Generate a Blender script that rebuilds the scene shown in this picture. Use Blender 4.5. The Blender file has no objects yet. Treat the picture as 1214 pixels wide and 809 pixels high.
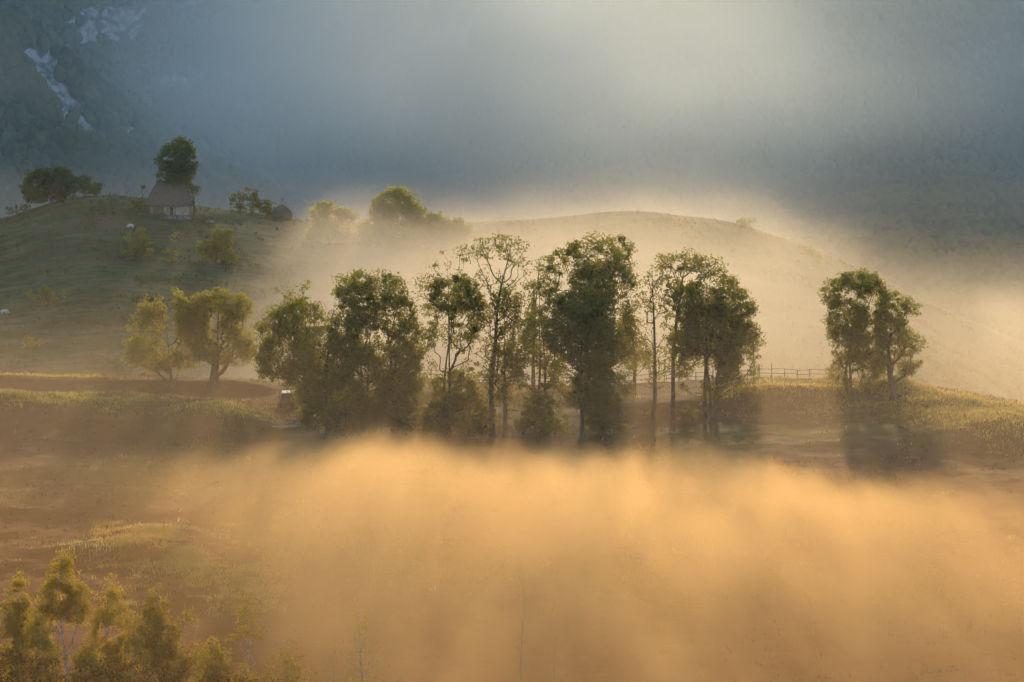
import bpy, bmesh, math, random
import numpy as np

SC = bpy.context.scene
COL = SC.collection
F = 3372.0          # focal length in photo pixels
CZ = 33.0           # camera height
HY = 100.0          # photo row of the horizon
SUN_EL, SUN_AZ = 14.0, 3.6
R = math.radians

def wx(px, d): return (px - 607.0) * d / F
def wz(py, d): return CZ - (py - HY) * d / F

# ------------------------------------------------------------------ helpers
def tag(o, label=None, cat=None, group=None, kind=None):
    if label: o['label'] = label
    if cat: o['category'] = cat
    if group: o['group'] = group
    if kind: o['kind'] = kind
    return o

def mesh_np(name, verts, faces, mat, parent=None, smooth=False, n=None):
    """faces: (k,3) or (k,4) int array, or a list of such arrays"""
    me = bpy.data.meshes.new(name)
    verts = np.asarray(verts, dtype=np.float32)
    fl = faces if isinstance(faces, list) else [faces]
    fl = [np.asarray(f, dtype=np.int32) for f in fl if len(f)]
    me.vertices.add(len(verts)); me.vertices.foreach_set('co', verts.ravel())
    tot = np.concatenate([np.full(len(f), f.shape[1], np.int32) for f in fl])
    loops = np.concatenate([f.ravel() for f in fl])
    start = np.concatenate([[0], np.cumsum(tot)[:-1]]).astype(np.int32)
    me.loops.add(len(loops)); me.loops.foreach_set('vertex_index', loops)
    me.polygons.add(len(tot)); me.polygons.foreach_set('loop_start', start)
    me.polygons.foreach_set('loop_total', tot)
    if smooth: me.polygons.foreach_set('use_smooth', np.ones(len(tot), bool))
    me.update(calc_edges=True); me.validate()
    me.materials.append(mat)
    o = bpy.data.objects.new(name, me); COL.objects.link(o)
    if parent is not None: o.parent = parent
    return o

def bm_obj(name, bm, mat, parent=None, smooth=False):
    me = bpy.data.meshes.new(name); bm.to_mesh(me); bm.free()
    if smooth:
        for p in me.polygons: p.use_smooth = True
    me.materials.append(mat)
    o = bpy.data.objects.new(name, me); COL.objects.link(o)
    if parent is not None: o.parent = parent
    return o

def empty(name, loc, rz=0):
    o = bpy.data.objects.new(name, None); COL.objects.link(o)
    o.location = loc; o.rotation_euler = (0, 0, rz); o.empty_display_size = .5
    return o

def add_box(bm, c, s, rz=0.0, rx=0.0, ry=0.0, bev=0.0):
    from mathutils import Matrix, Euler
    r = bmesh.ops.create_cube(bm, size=1.0)
    vs = r['verts']
    M = Matrix.Translation(c) @ Euler((rx, ry, rz)).to_matrix().to_4x4() @ Matrix.Diagonal((s[0], s[1], s[2], 1))
    bmesh.ops.transform(bm, matrix=M, verts=vs)
    if bev > 0:
        es = list({e for v in vs for e in v.link_edges})
        bmesh.ops.bevel(bm, geom=es, offset=bev, segments=2, affect='EDGES')

def add_tube(bm, p, q, r0, r1, seg=7, cap=True):
    from mathutils import Vector
    p = Vector(p); q = Vector(q); d = q - p; L = d.length
    rot = d.to_track_quat('Z', 'Y').to_matrix().to_4x4()
    from mathutils import Matrix
    bmesh.ops.create_cone(bm, cap_ends=cap, segments=seg, radius1=r0, radius2=r1, depth=L,
                          matrix=Matrix.Translation((p + q) / 2) @ rot)

# numpy noise
def _h(ix, iy, s):
    v = (ix * 374761393 + iy * 668265263 + s * 1442695041) & 0xffffffff
    v = ((v ^ (v >> 13)) * 1274126177) & 0xffffffff
    return ((v ^ (v >> 16)) & 0xffff) / 65535.0
def vnoise(x, y, s=0):
    x = np.asarray(x, float); y = np.asarray(y, float)
    ix = np.floor(x).astype(np.int64); iy = np.floor(y).astype(np.int64)
    fx = x - ix; fy = y - iy
    fx = fx * fx * fx * (fx * (fx * 6 - 15) + 10); fy = fy * fy * fy * (fy * (fy * 6 - 15) + 10)
    a = _h(ix, iy, s); b = _h(ix + 1, iy, s); c = _h(ix, iy + 1, s); d = _h(ix + 1, iy + 1, s)
    return (a * (1 - fx) + b * fx) * (1 - fy) + (c * (1 - fx) + d * fx) * fy
def fbm(x, y, s=0, o=4, g=.5):
    t = 0; a = 1; n = 0
    for k in range(o):
        t = t + a * vnoise(x * 2 ** k + 17.3 * k, y * 2 ** k - 9.1 * k, s + k); n += a; a *= g
    return t / n - .5
def sstep(a, b, x):
    t = np.clip((x - a) / (b - a), 0, 1); return t * t * (3 - 2 * t)

# ------------------------------------------------------------------ node DSL
class G:
    def __init__(s, name, nt=None):
        if nt is None:
            s.mat = bpy.data.materials.new(name); s.mat.use_nodes = True; nt = s.mat.node_tree
        s.nt = nt; nt.nodes.clear()
    def n(s, t, **kw):
        nd = s.nt.nodes.new(t)
        for k, v in kw.items(): setattr(nd, k, v)
        return nd
    def l(s, a, b): s.nt.links.new(a, b)
    def put(s, sock, v):
        if hasattr(v, 'is_output'): s.l(v, sock)
        else: sock.default_value = v
    def m(s, op, a, b=0.0, c=None, clamp=False):
        nd = s.n('ShaderNodeMath', operation=op, use_clamp=clamp)
        s.put(nd.inputs[0], a); s.put(nd.inputs[1], b)
        if c is not None: s.put(nd.inputs[2], c)
        return nd.outputs[0]
    def rng(s, v, a, b, c, d, smooth=True):
        nd = s.n('ShaderNodeMapRange', interpolation_type='SMOOTHSTEP' if smooth else 'LINEAR')
        for i, q in enumerate((v, a, b, c, d)): s.put(nd.inputs[i], q)
        return nd.outputs[0]
    def noise(s, vec, scale, detail=3.0, rough=.5, out=0):
        nd = s.n('ShaderNodeTexNoise'); s.put(nd.inputs['Vector'], vec)
        nd.inputs['Scale'].default_value = scale; nd.inputs['Detail'].default_value = detail
        nd.inputs['Roughness'].default_value = rough
        return nd.outputs[out]
    def mix(s, f, a, b):
        nd = s.n('ShaderNodeMix', data_type='RGBA')
        s.put(nd.inputs[0], f); s.put(nd.inputs[6], a); s.put(nd.inputs[7], b)
        return nd.outputs[2]
    def obj(s): return s.n('ShaderNodeTexCoord').outputs['Object']
    def pos(s): return s.n('ShaderNodeNewGeometry').outputs['Position']
    def sep(s, v):
        nd = s.n('ShaderNodeSeparateXYZ'); s.l(v, nd.inputs[0]); return nd.outputs
    def scale(s, v, k):
        nd = s.n('ShaderNodeVectorMath', operation='MULTIPLY'); s.l(v, nd.inputs[0]); nd.inputs[1].default_value = k
        return nd.outputs[0]
    def bump(s, h, st, dist):
        nd = s.n('ShaderNodeBump'); s.l(h, nd.inputs['Height']); nd.inputs['Strength'].default_value = st
        nd.inputs['Distance'].default_value = dist; return nd.outputs[0]
    def out(s, shader): s.l(shader, s.n('ShaderNodeOutputMaterial').inputs['Surface']); return s.mat
    def bsdf(s, col, rough=.85, normal=None, spec=.2):
        nd = s.n('ShaderNodeBsdfPrincipled'); s.put(nd.inputs['Base Color'], col)
        nd.inputs['Roughness'].default_value = rough; nd.inputs['Specular IOR Level'].default_value = spec
        if normal is not None: s.l(normal, nd.inputs['Normal'])
        return nd.outputs[0]

def c4(r, g, b): return (r, g, b, 1.0)

def plain(name, c0, c1, scale=3.0, rough=.8, spec=.25, stretch=(1, 1, 1), bump=.3, bd=.03):
    g = G(name); v = g.scale(g.obj(), stretch)
    n = g.noise(v, scale, 5)
    f = g.rng(n, .35, .65, 0, 1)
    return g.out(g.bsdf(g.mix(f, c4(*c0), c4(*c1)), rough, g.bump(n, bump, bd), spec))

def leaf_mat(name, ca, cb, ta, tb, trans=.5):
    """diffuse ca..cb, light shining through ta..tb"""
    g = G(name)
    isl = g.n('ShaderNodeNewGeometry').outputs['Random Per Island']
    cl = g.rng(g.noise(g.pos(), .45, 2), .32, .68, 0, 1)
    f = g.m('ADD', g.m('MULTIPLY', isl, .55), g.m('MULTIPLY', cl, .45))
    a = g.mix(f, c4(*ca), c4(*cb)); t = g.mix(f, c4(*ta), c4(*tb))
    d = g.n('ShaderNodeBsdfDiffuse'); g.l(a, d.inputs[0])
    tr = g.n('ShaderNodeBsdfTranslucent'); g.l(t, tr.inputs[0])
    mx = g.n('ShaderNodeMixShader'); mx.inputs[0].default_value = trans
    g.l(d.outputs[0], mx.inputs[1]); g.l(tr.outputs[0], mx.inputs[2])
    return g.out(mx.outputs[0])

M = {}
M['leaf'] = leaf_mat('green_leaves', (.045, .06, .014), (.085, .10, .024), (.30, .28, .03), (.52, .46, .06))
M['leaf_yellow'] = leaf_mat('yellowing_leaves', (.10, .10, .02), (.16, .14, .028), (.42, .36, .04), (.62, .50, .07))
M['leaf_dark'] = leaf_mat('dark_leaves', (.035, .05, .015), (.065, .08, .022), (.18, .18, .025), (.34, .31, .045))
M['leaf_birch'] = leaf_mat('golden_birch_leaves', (.12, .095, .016), (.19, .145, .022), (.62, .44, .035), (.82, .58, .06))
M['undergrowth'] = leaf_mat('brown_undergrowth', (.05, .032, .012), (.09, .058, .02), (.10, .06, .016), (.18, .11, .03))
M['leaf_mist'] = leaf_mat('sun_tinted_leaves', (.12, .12, .03), (.19, .17, .04), (.55, .47, .07), (.75, .64, .12), .6)  # brighter leaf copy, painting the sun glow on the misty trees
M['leaf_birch_olive'] = leaf_mat('olive_birch_leaves', (.11, .085, .018), (.17, .12, .02), (.46, .33, .03), (.64, .45, .045))
M['shrub'] = leaf_mat('shrub_leaves', (.05, .055, .015), (.09, .08, .02), (.26, .22, .025), (.42, .33, .04))
M['bark'] = plain('grey_brown_bark', (.05, .038, .028), (.11, .085, .06), 6, .9, .15, (1, 1, .25), .6, .05)
M['birch_bark'] = plain('white_birch_bark', (.25, .20, .16), (.62, .56, .48), 5, .8, .2, (.6, .6, 2.5), .3, .02)
M['birch_bark_fogged'] = plain('fog_dimmed_birch_bark', (.13, .10, .08), (.30, .25, .20), 5, .8, .2, (.6, .6, 2.5), .3, .02)  # darker copy of the bark, standing in for fog over thin stems
M['wood'] = plain('weathered_wood', (.10, .075, .055), (.19, .15, .115), 8, .85, .2, (1, 1, 1), .4, .02)
M['pale_wood'] = plain('pale_dry_wood', (.24, .21, .18), (.42, .37, .32), 5, .8, .2, (.3, 1, 1), .3, .02)
M['thatch'] = plain('brown_thatch', (.085, .062, .05), (.16, .12, .095), 2.2, .95, .05, (2.5, 2.5, .5), .8, .12)
M['limewash'] = plain('limewashed_wall', (.16, .155, .14), (.28, .265, .25), 1.6, .9, .1, (1, 1, 1), .3, .03)
M['log_wall'] = plain('brown_log_wall', (.12, .085, .055), (.20, .15, .10), 3, .9, .1, (.3, .3, 4), .5, .05)
M['stone'] = plain('rubble_stone', (.11, .10, .085), (.24, .22, .19), 2.5, .9, .15, (1, 1, 1), .8, .1)
M['dark_door'] = plain('dark_door_boards', (.05, .03, .022), (.10, .06, .04), 4, .8, .2, (4, 4, .4), .4, .02)
M['wool'] = plain('white_wool', (.45, .42, .38), (.62, .58, .53), 9, .95, .05, (1, 1, 1), .8, .04)
M['car_paint'] = plain('dark_car_paint', (.02, .022, .024), (.028, .03, .032), 1, .3, .5, (1, 1, 1), .0, .01)
M['car_roof'] = plain('sun_glint_car_roof', (.60, .60, .58), (.70, .70, .68), 1, .3, .5, (1, 1, 1), .0, .01)  # pale colour paints the sun's glint on the dark car's roof
M['car_glass'] = plain('car_glass', (.015, .018, .02), (.02, .023, .025), 1, .06, .5, (1, 1, 1), .0, .01)
M['rubber'] = plain('black_rubber', (.02, .02, .02), (.035, .035, .035), 6, .8, .2)
M['rim'] = plain('grey_rim', (.35, .35, .35), (.45, .45, .45), 3, .4, .5)
M['lamp_red'] = plain('red_lamp_lens', (.25, .02, .015), (.35, .03, .02), 2, .2, .5)
M['hay'] = plain('old_hay', (.10, .075, .045), (.17, .13, .08), 3, .95, .05, (2, 2, .7), .8, .1)

# ------------------------------------------------------------------ terrain
PXC = np.array([-900, -300, 0, 60, 115, 165, 240, 340, 420, 500, 640, 750, 870, 985, 1060, 1110, 1214, 1500, 2200], float)
Y_NEAR = np.interp(PXC, [-900, 0, 150, 300, 350, 500, 640, 750, 800, 870, 985, 1060, 1110, 1214, 1500, 2200],
                   [440, 446, 450, 457, 459, 453, 460, 462, 457, 453, 453, 457, 463, 482, 530, 560])
Y_FAR = np.interp(PXC, [-900, -300, 0, 60, 115, 165, 200, 240, 280, 340, 400, 470, 560, 650, 740, 800, 830, 900, 960, 1010, 1090, 1150, 1214, 1400, 2200],
                  [360, 310, 262, 240, 228, 236, 243, 246, 250, 260, 266, 271, 270, 262, 252, 251, 254, 271, 295, 315, 358, 385, 412, 480, 520])
def _build_table():
    us = np.arange(-.46, .4601, .004); ds = np.arange(-200, 2600, 2.0)
    cols = []
    for k, p in enumerate(PXC):
        zc = wz(Y_NEAR[k], 302.0); zf = wz(Y_FAR[k], 590.0)
        zv = min(-13.0, zf - 3.0)
        # terraces on the slope below the crest: steps differ from side to side
        D = [-200, -20, 0, 60, 105, 135, 165, 200, 222, 240, 258, 268, 276, 285, 302, 318, 345, 390, 425, 500, 560, 582, 600, 640, 720, 900, 1500, 2600]
        left = float(sstep(520, 250, p))
        Z = [45, 31, 28, 13, -6, -9.5, -8.6, -6.0, -4.4, -2.9, -1.7 - .6 * left, -.7 - .3 * left, 0.35 * zc + .35 * left, .62 * zc + .1 * left, zc, zc - 1.2, zc - 7,
             zv, zv, zv + .50 * (zf - zv), zf - 2.2, zf - .25, zf, zf - 5, zf - 22, -48, -62, -70]
        cols.append(np.interp(ds, D, Z))
    cols = np.array(cols)
    uc = (PXC - 607) / F
    T = np.array([np.interp(us, uc, cols[:, j]) for j in range(len(ds))]).T     # (u, d)
    def smooth(A, sig, ax):
        r = int(3 * sig); k = np.exp(-.5 * (np.arange(-r, r + 1) / sig) ** 2); k /= k.sum()
        P = np.pad(A, [(r, r) if a == ax else (0, 0) for a in range(2)], mode='edge')
        return np.apply_along_axis(lambda v: np.convolve(v, k, 'valid'), ax, P)
    T = smooth(T, 2.2, 1); T = smooth(T, 2.0, 0)
    return us, ds, T
US, DS, TT = _build_table()
KNOLLS = [  # photo px, distance, height, radius across, radius along
    (185, 231, .6, 5.0, 5), (228, 224, .4, 4.5, 4.5), (284, 216, .4, 3.6, 4.0), (120, 226, .7, 6, 4),
    (255, 277, 1.1, 4.2, 4.0), (60, 281, 1.0, 8, 3.8), (150, 284, .7, 6, 3.5), (-20, 279, .9, 6, 4),
    (1150, 283, 1.3, 8, 8), (1200, 270, 1.0, 7, 7), (1085, 288, .9, 4, 5), (1058, 289, .9, 2.2, 3),
    (880, 288, .5, 6, 5), (960, 287, .6, 7, 5)]
BANKS = [(-150, 297, 300, 296, 1.5, 3), (-150, 272, 300, 273, 1.9, 5), (-150, 256, 250, 257, 1.0, 5), (360, 291, 700, 292, 1.1, 4),
         (720, 281, 1050, 287, 1.5, 2.5), (-100, 240, 330, 238, .9, 6), (1090, 268, 1350, 262, 1.2, 5)]
def height(x, y):
    x = np.asarray(x, float); y = np.asarray(y, float)
    u = np.clip(x / np.maximum(y, 120.0), US[0], US[-1] - 1e-6)
    d = np.clip(y, DS[0], DS[-1] - 1e-3)
    iu = (u - US[0]) / .004; i = np.minimum(iu.astype(int), len(US) - 2); fu = iu - i
    jd = (d - DS[0]) / 2.0; j = np.minimum(jd.astype(int), len(DS) - 2); fd = jd - j
    z = (TT[i, j] * (1 - fu) + TT[i + 1, j] * fu) * (1 - fd) + (TT[i, j + 1] * (1 - fu) + TT[i + 1, j + 1] * fu) * fd
    near = 1 - sstep(330, 420, d)
    z = z + near * (.9 * fbm(x / 17, y / 11, 3, 3) + .55 * fbm(x / 5.0, y / 3.0, 7, 3) + .22 * fbm(x / 1.3, y / .8, 11, 2))
    z = z + (1 - near) * (1.3 * fbm(x / 60, y / 40, 23, 3) + .55 * fbm(x / 9, y / 5, 31, 3) + .3 * fbm(x / 2.5, y / 2.0, 37, 2))
    pp = 607 + x * F / np.maximum(y, 120.0)
    for (p0, d0, p1, d1, A, wob) in BANKS:      # terraces: a short steep bank, shelf above and below it
        t = y - (d0 + (d1 - d0) * (pp - p0) / (p1 - p0)) - wob * fbm(x / 9, x * 0 + d0, 19, 3)
        m = sstep(p0 - 50, p0 + 25, pp) * (1 - sstep(p1 - 25, p1 + 60, pp))
        z = z + m * A * .5 * np.tanh(t / 1.3) * np.where(t > 0, np.exp(-t / 8), np.exp(t / 10))
    for (p, kd, hh, rx, ry) in KNOLLS:
        z = z + hh * np.exp(-((x - wx(p, kd)) / rx) ** 2 - ((y - kd) / ry) ** 2)
    return z
def gz(x, y): return float(height(np.array([x]), np.array([y]))[0])
def ground_d(px, py, lo, hi):
    """distance in lo..hi at which the ground is seen nearest to photo row py"""
    ds = np.arange(lo, hi, .5); z = height((px - 607) * ds / F, ds)
    r = HY + (CZ - z) * F / ds
    return float(ds[np.argmin(np.abs(r - py))])

# ground sheet: finer near the trees
ys = np.concatenate([np.arange(-200, 110, 6.0), np.arange(110, 205, 1.6), np.arange(205, 325, .55), np.arange(325, 700, 2.0), np.arange(700, 2600, 25.0)])
ts = np.linspace(-1, 1, 400)
ts = np.sign(ts) * (np.abs(ts) * .62 + .38 * np.abs(ts) ** 4)
W = np.maximum(np.abs(ys), 120) * .30 + 60
GX = ts[None, :] * W[:, None]; GY = np.repeat(ys[:, None], len(ts), 1)
GZ = height(GX, GY)
nr, nc = GX.shape
idx = np.arange(nr * nc).reshape(nr, nc)
gf = np.stack([idx[:-1, :-1], idx[:-1, 1:], idx[1:, 1:], idx[1:, :-1]], -1).reshape(-1, 4)

def ground_mat():
    g = G('meadow_ground'); p = g.pos()
    n1 = g.noise(g.scale(p, (.6, 1, 1)), .045, 4); n2 = g.noise(p, .35, 4); n3 = g.noise(g.scale(p, (.5, 1, 1)), 1.6, 4)
    green = g.mix(n3, c4(.045, .05, .014), c4(.085, .085, .025))
    brown = g.mix(n3, c4(.055, .030, .014), c4(.12, .064, .028))
    pale_grass = g.mix(n3, c4(.10, .078, .03), c4(.19, .145, .06))
    f = g.rng(g.m('ADD', n1, g.m('MULTIPLY', g.m('SUBTRACT', n2, .5), .5)), .42, .56, 0, 1)
    c = g.mix(f, green, brown)
    c = g.mix(g.rng(n2, .54, .70, 0, .8), c, pale_grass)
    # far pasture: short green turf with worn tracks
    far = g.rng(g.sep(p)[1], 380, 440, 0, 1)
    tr = g.noise(g.scale(p, (.3, 1, 1)), .2, 5, .65)
    turf = g.mix(g.rng(tr, .4, .62, 0, 1), c4(.058, .082, .022), c4(.13, .112, .042))
    n4 = g.noise(g.scale(p, (.6, 1, 1)), .55, 5, .7); n5 = g.noise(g.scale(p, (.35, 1, 1)), .05, 3)
    turf = g.mix(g.rng(n4, .42, .68, 0, .75), turf, c4(.032, .036, .014))
    turf = g.mix(g.rng(n5, .52, .66, 0, .7), turf, c4(.10, .066, .034))
    c = g.mix(far, c, turf)
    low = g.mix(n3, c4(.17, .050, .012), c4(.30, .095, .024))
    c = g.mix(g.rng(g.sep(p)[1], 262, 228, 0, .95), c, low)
    b = g.m('ADD', g.m('MULTIPLY', n3, .6), g.m('MULTIPLY', n2, .6))
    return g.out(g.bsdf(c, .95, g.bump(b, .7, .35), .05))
M['ground'] = ground_mat()
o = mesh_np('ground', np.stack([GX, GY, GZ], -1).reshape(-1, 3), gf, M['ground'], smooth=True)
tag(o, kind='structure')

# ------------------------------------------------------------------ mountain
SUNX = math.tan(R(SUN_AZ))
def mheight(x, y):
    x = np.asarray(x, float); y = np.asarray(y, float)
    a = x - y * SUNX                        # distance from the sun's vertical plane
    side = np.where(a < 0, sstep(5, -150, a), sstep(-30, 150, a))  # unseen ridge, notched to let a shaft of sun through and shade the sides
    side = np.clip(side + .45 * fbm(a / 15, a * 0, 201, 2) * np.sin(np.pi * np.clip(side, 0, 1)), 0, 1)
    base = np.interp(y, [1500, 2150, 2350, 2800, 3100, 3700, 4300, 4900], [-70, -66, -48, 122, 165, 262, 200, 120])
    hi = np.interp(y, [1500, 2150, 2350, 2800, 3200, 3700, 4300, 4900], [-70, -66, -48, 170, 480, 930, 800, 600])
    z = base * (1 - side) + hi * side
    n = fbm(x / 240, y / 240, 41, 4)
    grow = sstep(2250, 2600, y)
    z = z + grow * (n * 70 + 110 * np.abs(fbm(x / 130 + y / 420, y / 420, 57, 3)))
    # nearer spur on the left
    d = (y - 1950) / 260.0
    px = 607 + x * F / np.maximum(y, 500)
    crest = np.interp(px, [-1200, -400, 0, 60, 130, 200, 260, 330, 420], [420, 230, 84, 52, 20, -6, -30, -52, -70])
    spur = crest * 1.0 - np.where(y > 1950, .25, 1.0) * np.abs(d) ** 1.2 * np.maximum(crest + 70, 0) * .95
    spur = spur + 9 * fbm(x / 60, y / 90, 77, 4) * sstep(-70, -20, crest)
    return np.maximum(z, spur)
my = np.concatenate([np.arange(1500, 2300, 16.0), np.arange(2300, 3000, 9.0), np.arange(3000, 4900, 50.0)])
mt = np.linspace(-1, 1, 330)
MX = mt[None, :] * (my[:, None] * .28 + 250) ; MY = np.repeat(my[:, None], len(mt), 1)
MZ = mheight(MX, MY)
# rock patches, placed where the photo shows bare limestone (px, py, rx, ry, slant)
ROCKS = [(128, 32, 62, 27, .0), (52, 75, 26, 22, .9), (78, 118, 22, 40, .9), (150, 160, 24, 12, .3), (95, 150, 20, 25, .9),
         (540, 40, 36, 30, -.4), (822, 105, 14, 24, 0), (500, 75, 22, 16, 0), (205, 100, 30, 10, .2), (640, 20, 30, 14, 0), (225, 8, 30, 8, 0)]
def rockmask(x, y, z):
    px = 607 + x * F / y; py = HY + (CZ - z) * F / y
    m = np.full_like(px, -9.0)
    for (a, b, rx, ry, sl) in ROCKS:
        u = (px - a - sl * (py - b)) / rx; v = (py - b) / ry
        m = np.maximum(m, 1 - (u * u + v * v))
    n = fbm(px / 9, py / 16, 91, 4, .6)
    return sstep(.0, .3, np.minimum(m, .75) * 1.0 + n * 1.5 - .12) * (m > -.35)
RK = rockmask(MX, MY, MZ)
MZ2 = MZ + RK * 10 * fbm(MX / 14, MZ / 14 + MY / 30, 95, 3)
nr, nc = MX.shape
idx = np.arange(nr * nc).reshape(nr, nc)
mf = np.stack([idx[:-1, :-1], idx[:-1, 1:], idx[1:, 1:], idx[1:, :-1]], -1).reshape(-1, 4)
def mountain_mat():
    g = G('mountain_slope'); p = g.pos()
    at = g.n('ShaderNodeAttribute', attribute_name='rock').outputs['Fac']
    n = g.noise(p, .05, 5); n2 = g.noise(g.scale(p, (1, .3, .22)), .14, 5, .6)
    soil = g.mix(n, c4(.022, .028, .012), c4(.05, .055, .022))
    rock = g.mix(g.rng(n2, .42, .60, 0, 1), c4(.07, .075, .07), c4(.38, .38, .38))
    f = g.rng(g.m('ADD', at, g.m('MULTIPLY', g.m('SUBTRACT', n2, .5), .9)), .35, .6, 0, 1)
    return g.out(g.bsdf(g.mix(f, soil, rock), .95, g.bump(n2, .8, 4.0), .05))
M['mountain'] = mountain_mat()
o = mesh_np('mountain', np.stack([MX, MY, MZ2], -1).reshape(-1, 3), mf, M['mountain'], smooth=True)
at = o.data.attributes.new('rock', 'FLOAT', 'POINT'); at.data.foreach_set('value', RK.astype(np.float32).ravel())
tag(o, kind='structure')

# forest on the mountain: one mass of crowns
def forest():
    rng = np.random.default_rng(5)
    N = 46000
    y = np.concatenate([rng.uniform(2250, 2960, N), rng.uniform(1700, 2080, 11000), rng.uniform(820, 2250, 26000)])
    px = np.concatenate([rng.uniform(-160, 1380, N), rng.uniform(-200, 420, 11000), rng.uniform(-100, 1340, 26000)])
    x = (px - 607) * y / F
    z = np.maximum(mheight(x, np.maximum(y, 1500)), np.where(y < 1600, height(x, y), -99))
    py = HY + (CZ - z) * F / y
    keep = (py > -60) & (py < 520)
    keep &= rng.random(len(x)) > rockmask(x, y, z) * 1.1
    keep &= (fbm(x / 30, y / 30, 63, 3) > -.26)
    x, y, z = x[keep], y[keep], z[keep]
    k = len(x)
    # crown prototype: lumpy icosphere
    bm = bmesh.new(); bmesh.ops.create_icosphere(bm, subdivisions=2, radius=1)
    pv = np.array([v.co[:] for v in bm.verts]); pf = np.array([[v.index for v in f.verts] for f in bm.faces]); bm.free()
    pv = pv[:, :]; V = []; Fc = []
    sz = 2.3 + 2.2 * rng.random(k) ** 1.3
    tall = 1.0 + .6 * rng.random(k)
    ang = rng.random(k) * 6.283
    jit = rng.normal(0, .17, (k, len(pv), 1))
    P = pv[None] * (1 + jit)
    ca, sa = np.cos(ang)[:, None], np.sin(ang)[:, None]
    X = (P[:, :, 0] * ca - P[:, :, 1] * sa) * sz[:, None] + x[:, None]
    Y = (P[:, :, 0] * sa + P[:, :, 1] * ca) * sz[:, None] + y[:, None]
    Z = P[:, :, 2] * (sz * tall)[:, None] + (z + sz * tall * .9)[:, None]
    V = np.stack([X, Y, Z], -1).reshape(-1, 3)
    Fc = (pf[None] + (np.arange(k) * len(pv))[:, None, None]).reshape(-1, 3)
    g = G('mountain_forest_leaves')
    isl = g.n('ShaderNodeNewGeometry').outputs['Random Per Island']
    nn = g.noise(g.pos(), .012, 3)
    c = g.mix(isl, c4(.016, .024, .010), c4(.085, .092, .032))
    c = g.mix(g.rng(nn, .42, .66, 0, .9), c, c4(.12, .105, .035))
    m = g.out(g.bsdf(c, .95, None, .05))
    o = mesh_np('forest', V, Fc, m)
    tag(o, 'dense hazy forest covering the mountain slope behind', 'forest', kind='stuff')
forest()

# ------------------------------------------------------------------ trees
def tube_mesh(P, Q, r0, r1, seg):
    """frustums for all edges at once"""
    d = Q - P; L = np.linalg.norm(d, axis=1, keepdims=True); d = d / np.maximum(L, 1e-6)
    P = P - d * r0[:, None] * .15
    ref = np.where(np.abs(d[:, 2:3]) > .9, np.array([[1., 0, 0]]), np.array([[0, 0, 1.]]))
    a = np.cross(d, ref); a /= np.linalg.norm(a, axis=1, keepdims=True); b = np.cross(d, a)
    th = np.arange(seg) * 2 * math.pi / seg
    ring = a[:, None, :] * np.cos(th)[None, :, None] + b[:, None, :] * np.sin(th)[None, :, None]
    V0 = P[:, None] + ring * r0[:, None, None]; V1 = Q[:, None] + ring * r1[:, None, None]
    V = np.concatenate([V0, V1], 1).reshape(-1, 3)
    k = np.arange(seg); f = np.stack([k, (k + 1) % seg, (k + 1) % seg + seg, k + seg], -1)
    Fc = (f[None] + (np.arange(len(P)) * 2 * seg)[:, None, None]).reshape(-1, 4)
    return V, Fc

def leaf_mesh(C, S, rng, droop=0.0):
    n = len(C)
    nrm = rng.normal(0, 1, (n, 3)); nrm[:, 2] = nrm[:, 2] * .8 + .25
    nrm /= np.linalg.norm(nrm, axis=1, keepdims=True)
    t = rng.normal(0, 1, (n, 3)); t[:, 2] -= droop
    t -= nrm * (t * nrm).sum(1, keepdims=True); t /= np.linalg.norm(t, axis=1, keepdims=True)
    b = np.cross(nrm, t)
    S = S[:, None]
    fold = nrm * S * .12
    V = np.stack([C - t * S * .5, C + b * S * .30 + fold, C + t * S * .55, C - b * S * .30 + fold], 1).reshape(-1, 3)
    Fc = np.arange(n * 4).reshape(n, 4)
    return V, Fc

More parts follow.
